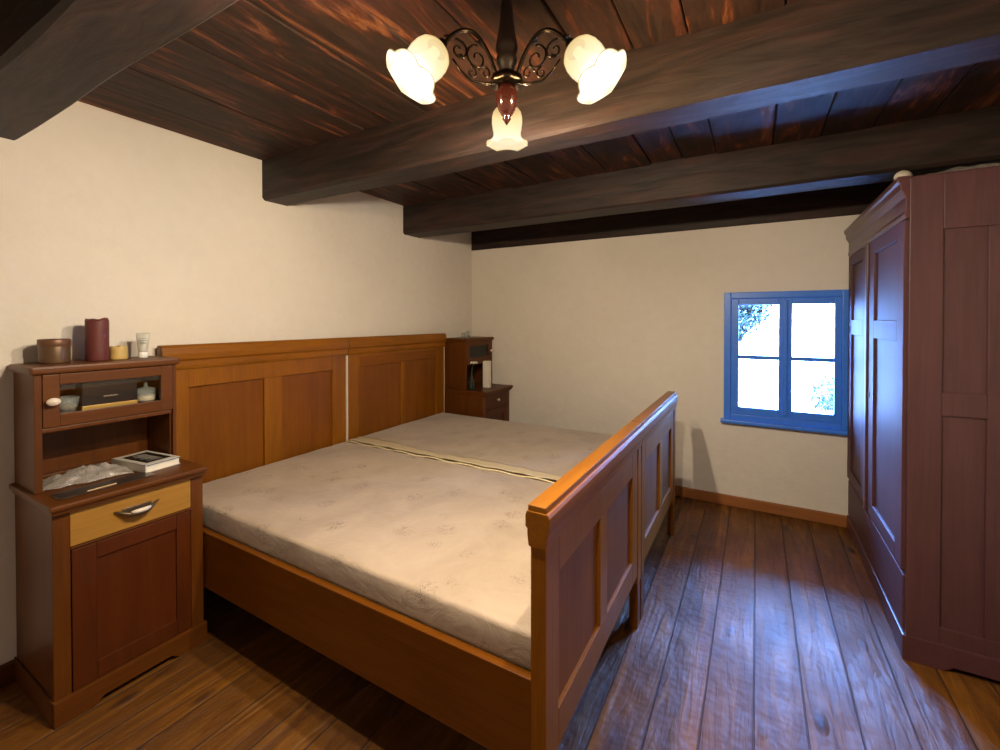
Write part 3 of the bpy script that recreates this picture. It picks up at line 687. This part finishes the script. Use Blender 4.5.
for k, ang in enumerate((0, 2 * PI / 3, -2 * PI / 3)):
    D = Matrix.Rotation(ang, 3, 'Z') @ F
    def P(r, z): return Vector((hx + D.x * r, hy + D.y * r, z))
    tilt = math.radians(37); ax = (D * math.sin(tilt) + Vector((0, 0, -1)) * math.cos(tilt)).normalized()
    ctr = P(.226, 1.957); crown = ctr - ax * .064
    m = MB()
    cr = crown
    rr = (Vector((cr.x - hx, cr.y - hy, 0))).length
    # main S arm
    pts = []
    for i in range(25):
        t_ = i / 24
        r = .030 + (rr - .036) * t_
        z = 1.985 + .085 * math.sin(PI * min(1, t_ * 1.05)) ** .8 * (1 - .25 * t_) + (cr.z + .012 - 1.985) * t_ - .0 
        pts.append(P(r, z))
    pts[-1] = crown + Vector((0, 0, .006))
    m.tube(pts, [.0052] * 25, 8)
    # scrolls
    def spiral(c0, R, turns, ph, sgn, rad=.0032):
        q = []
        for i in range(30):
            t_ = i / 29; a = ph + sgn * turns * 2 * PI * t_; R2 = R * (1 - .8 * t_)
            q.append(P(c0[0] + R2 * math.cos(a), c0[1] + R2 * math.sin(a)))
        m.tube(q, [rad * (1 - .3 * i / 29) for i in range(30)], 6)
    spiral((.085, 2.015), .032, 1.3, PI / 2, -1); spiral((.135, 2.02), .026, 1.2, PI * .4, 1); spiral((.062, 1.985), .018, 1.1, 0, 1, .0028); spiral((.10, 1.975), .015, 1.1, PI / 2, 1, .0026)
    m.tube([P(.03, 1.972), P(.06, 1.958), P(.10, 1.955), P(.13, 1.972), P(.15, 1.995)], [.004, .0035, .003, .003, .002], 6)
    for (a, b) in ((.07, 2.048), (.12, 2.0), (.155, 2.035)):
        m.tube([P(a, b), P(a + .008, b + .01), P(a + .02, b + .008)], [.002, .005, .001], 6)
    m.build('arm', M_BRASS, ch, True)
    q = Vector((0, 0, -1)).rotation_difference(ax).to_matrix().to_4x4()
    X = Matrix.Translation(crown) @ q
    mm = MB().lathe([(.001, .022), (.012, .022), (.015, .012), (.024, .004), (.026, -.006), (.022, -.008), (.001, -.006)], n=20); mm.xf(X)
    mm.build('lamp_holder', M_BRASS, ch, True)
    prof = [(.020, -.002), (.034, -.006), (.042, -.016), (.046, -.030), (.047, -.048), (.045, -.064), (.043, -.076), (.044, -.087), (.050, -.098), (.060, -.107), (.067, -.111)]
    def sc(r, z, a, k):
        w = max(0, (k - 5) / 5) ** 1.3
        s_ = abs(math.cos(3 * a))
        return r * (1 + w * .09 * (s_ - .5)), z + w * .009 * (s_ - .4)
    mm = MB().lathe(prof, n=72, fn=sc)
    sh = mm.build('lamp_shade', M_SH, ch, True)
    # keep the shade's own axes so that its glass fades from neck to rim
    o0 = Vector(ch['_o'])
    for v in sh.data.vertices: pass
    sh.matrix_local = Matrix.Translation(crown - o0) @ q
    for v in sh.data.vertices: v.co = v.co + o0
    sh.data.flip_normals(); sh.data.materials.append(M_SHI); sh.data.materials.append(M_SHR)
    md = sh.modifiers.new('t', 'SOLIDIFY'); md.thickness = .0022; md.offset = -1; md.material_offset = 1; md.material_offset_rim = 2
    mm = MB().lathe([(.001, -.008), (.012, -.010), (.013, -.03), (.022, -.048), (.026, -.064), (.022, -.080), (.010, -.089), (.001, -.091)], n=24); mm.xf(X)
    mm.build('bulb', M_BULB, ch, True)
    lamps.append(crown + ax * .100)
for i, p in enumerate(lamps):
    ld = bpy.data.lights.new('bulb_light', 'POINT'); ld.energy = 66.; ld.color = (1, .84, .63); ld.shadow_soft_size = .022
    lo = bpy.data.objects.new('bulb_light', ld); lo.location = p; C.objects.link(lo)

# ---------------------------------------------------------------- outdoors
m, nt, b = newmat('bright_ground'); v = coords(nt); n_ = noise_t(nt, v, .8, 5)
L(nt, ramp(nt, n_, [(.3, (.62, .64, .60)), (.7, (.80, .80, .76))]), b.inputs['Base Color']); b.inputs['Roughness'].default_value = .9
bm = bmesh.new(); g = []
for i in range(31):
    g.append([bm.verts.new((-15 + i * 1.0, YB + .30 + j * 1.2, -.35 + .0009 * (j * 1.2) ** 2.3 + .05 * noise.noise(Vector((i * .4, j * .4, 0))))) for j in range(30)])
for p, q in zip(g, g[1:]):
    for j in range(29): bm.faces.new((p[j], p[j + 1], q[j + 1], q[j]))
mm = MB(); mm.bm.free(); mm.bm = bm; struct(mm.build('ground', m, None, True))
def leafy(name, c, rad, n, ls, label, cat, trunk=None):
    r = thing(name, label, cat, (c[0], c[1], -.3))
    m = MB()
    for i in range(n):
        d = Vector([random.gauss(0, 1) for _ in range(3)]); d.normalize(); p = Vector(c) + Vector([d[k] * rad[k] * random.uniform(.35, 1) ** .6 for k in range(3)])
        a = Vector([random.gauss(0, 1) for _ in range(3)]).normalized(); bb = a.cross(Vector((.3, .2, 1))).normalized(); s_ = ls * random.uniform(.6, 1.2)
        vs = [m.bm.verts.new(p + q) for q in (a * s_, bb * s_ * .5, -a * s_, -bb * s_ * .5)]
        m.bm.faces.new(vs)
    mt, nt, b = newmat('foliage_green'); v = coords(nt); n2 = noise_t(nt, v, 3, 3)
    L(nt, ramp(nt, n2, [(.3, (.003, .010, .007)), (.7, (.006, .019, .010))]), b.inputs['Base Color']); b.inputs['Roughness'].default_value = .5
    m.build('foliage', mt, r)
    mb = MB(); mb.tube([(c[0], c[1], -.35), (c[0] + .05, c[1], c[2] * .5), (c[0], c[1] + .05, c[2] + rad[2] * .4)], [.09, .07, .02], 8)
    for k in range(5):
        a = k * 1.3; mb.tube([(c[0], c[1], c[2] - rad[2] * .5), (c[0] + rad[0] * .6 * math.cos(a), c[1] + rad[1] * .6 * math.sin(a), c[2] + rad[2] * .2)], [.03, .01], 6)
    mb.build('trunk', plain('tree_bark', (.06, .04, .03), .9), r)
leafy('tree', (-.62, 11.3, 1.75), (.95, .8, .98), 6500, .075, 'leafy green tree outside, seen through the upper left window pane', 'tree')
leafy('bush', (1.18, 9.9, -.05), (.33, .4, .40), 1500, .04, 'low green bush outside, seen through the lower right window pane', 'bush')

w = bpy.data.worlds.new('sky'); bpy.context.scene.world = w; w.use_nodes = True
bg = w.node_tree.nodes['Background']; nt = w.node_tree; tc = N(nt, 'ShaderNodeTexCoord'); sp = N(nt, 'ShaderNodeSeparateXYZ'); L(nt, tc.outputs['Generated'], sp.inputs[0])
mr = N(nt, 'ShaderNodeMapRange'); mr.inputs[1].default_value = 0; mr.inputs[2].default_value = .75; mr.inputs[3].default_value = 38; mr.inputs[4].default_value = 300
L(nt, sp.outputs[2], mr.inputs[0]); L(nt, mr.outputs[0], bg.inputs[1]); bg.inputs[0].default_value = (.16, .37, 1., 1)
sn = bpy.data.lights.new('sun', 'SUN'); sn.energy = 14; sn.color = (.9, .95, 1.); sn.angle = .01
so = bpy.data.objects.new('sun', sn); so.rotation_euler = (math.radians(38), 0, math.radians(-15)); so.location = (0, -5, 8); C.objects.link(so)
pl = bpy.data.lights.new('window_daylight', 'AREA'); pl.shape = 'RECTANGLE'; pl.size = WX1 - WX0 - .1; pl.size_y = WZ1 - WZ0 - .1
pl.cycles.is_portal = True
po = bpy.data.objects.new('window_daylight', pl); po.location = ((WX0 + WX1) / 2, YB + .06, (WZ0 + WZ1) / 2); po.rotation_euler = (-PI / 2, 0, 0); C.objects.link(po)

# ---------------------------------------------------------------- camera
cam = bpy.data.cameras.new('camera'); co = bpy.data.objects.new('camera', cam); C.objects.link(co)
co.location = (0, 0, 1.364); cam.sensor_width = 36; cam.lens = 436.9 / 1000 * 36
cam.shift_x = -.0091; cam.shift_y = -.0509; cam.clip_start = .02
co.rotation_euler = (math.radians(90 - .603), math.radians(.0), math.radians(29.493))
bpy.context.scene.camera = co
for o in ALL:
    if '_o' in o: del o['_o']
vs = bpy.context.scene.view_settings
vs.view_transform = 'Standard'; vs.look = 'None'; vs.gamma = 1; vs.use_curve_mapping = False; vs.exposure = 0.
cy = bpy.context.scene.cycles; cy.use_denoising = True; cy.max_bounces = 8; cy.transparent_max_bounces = 12; cy.sample_clamp_indirect = 6
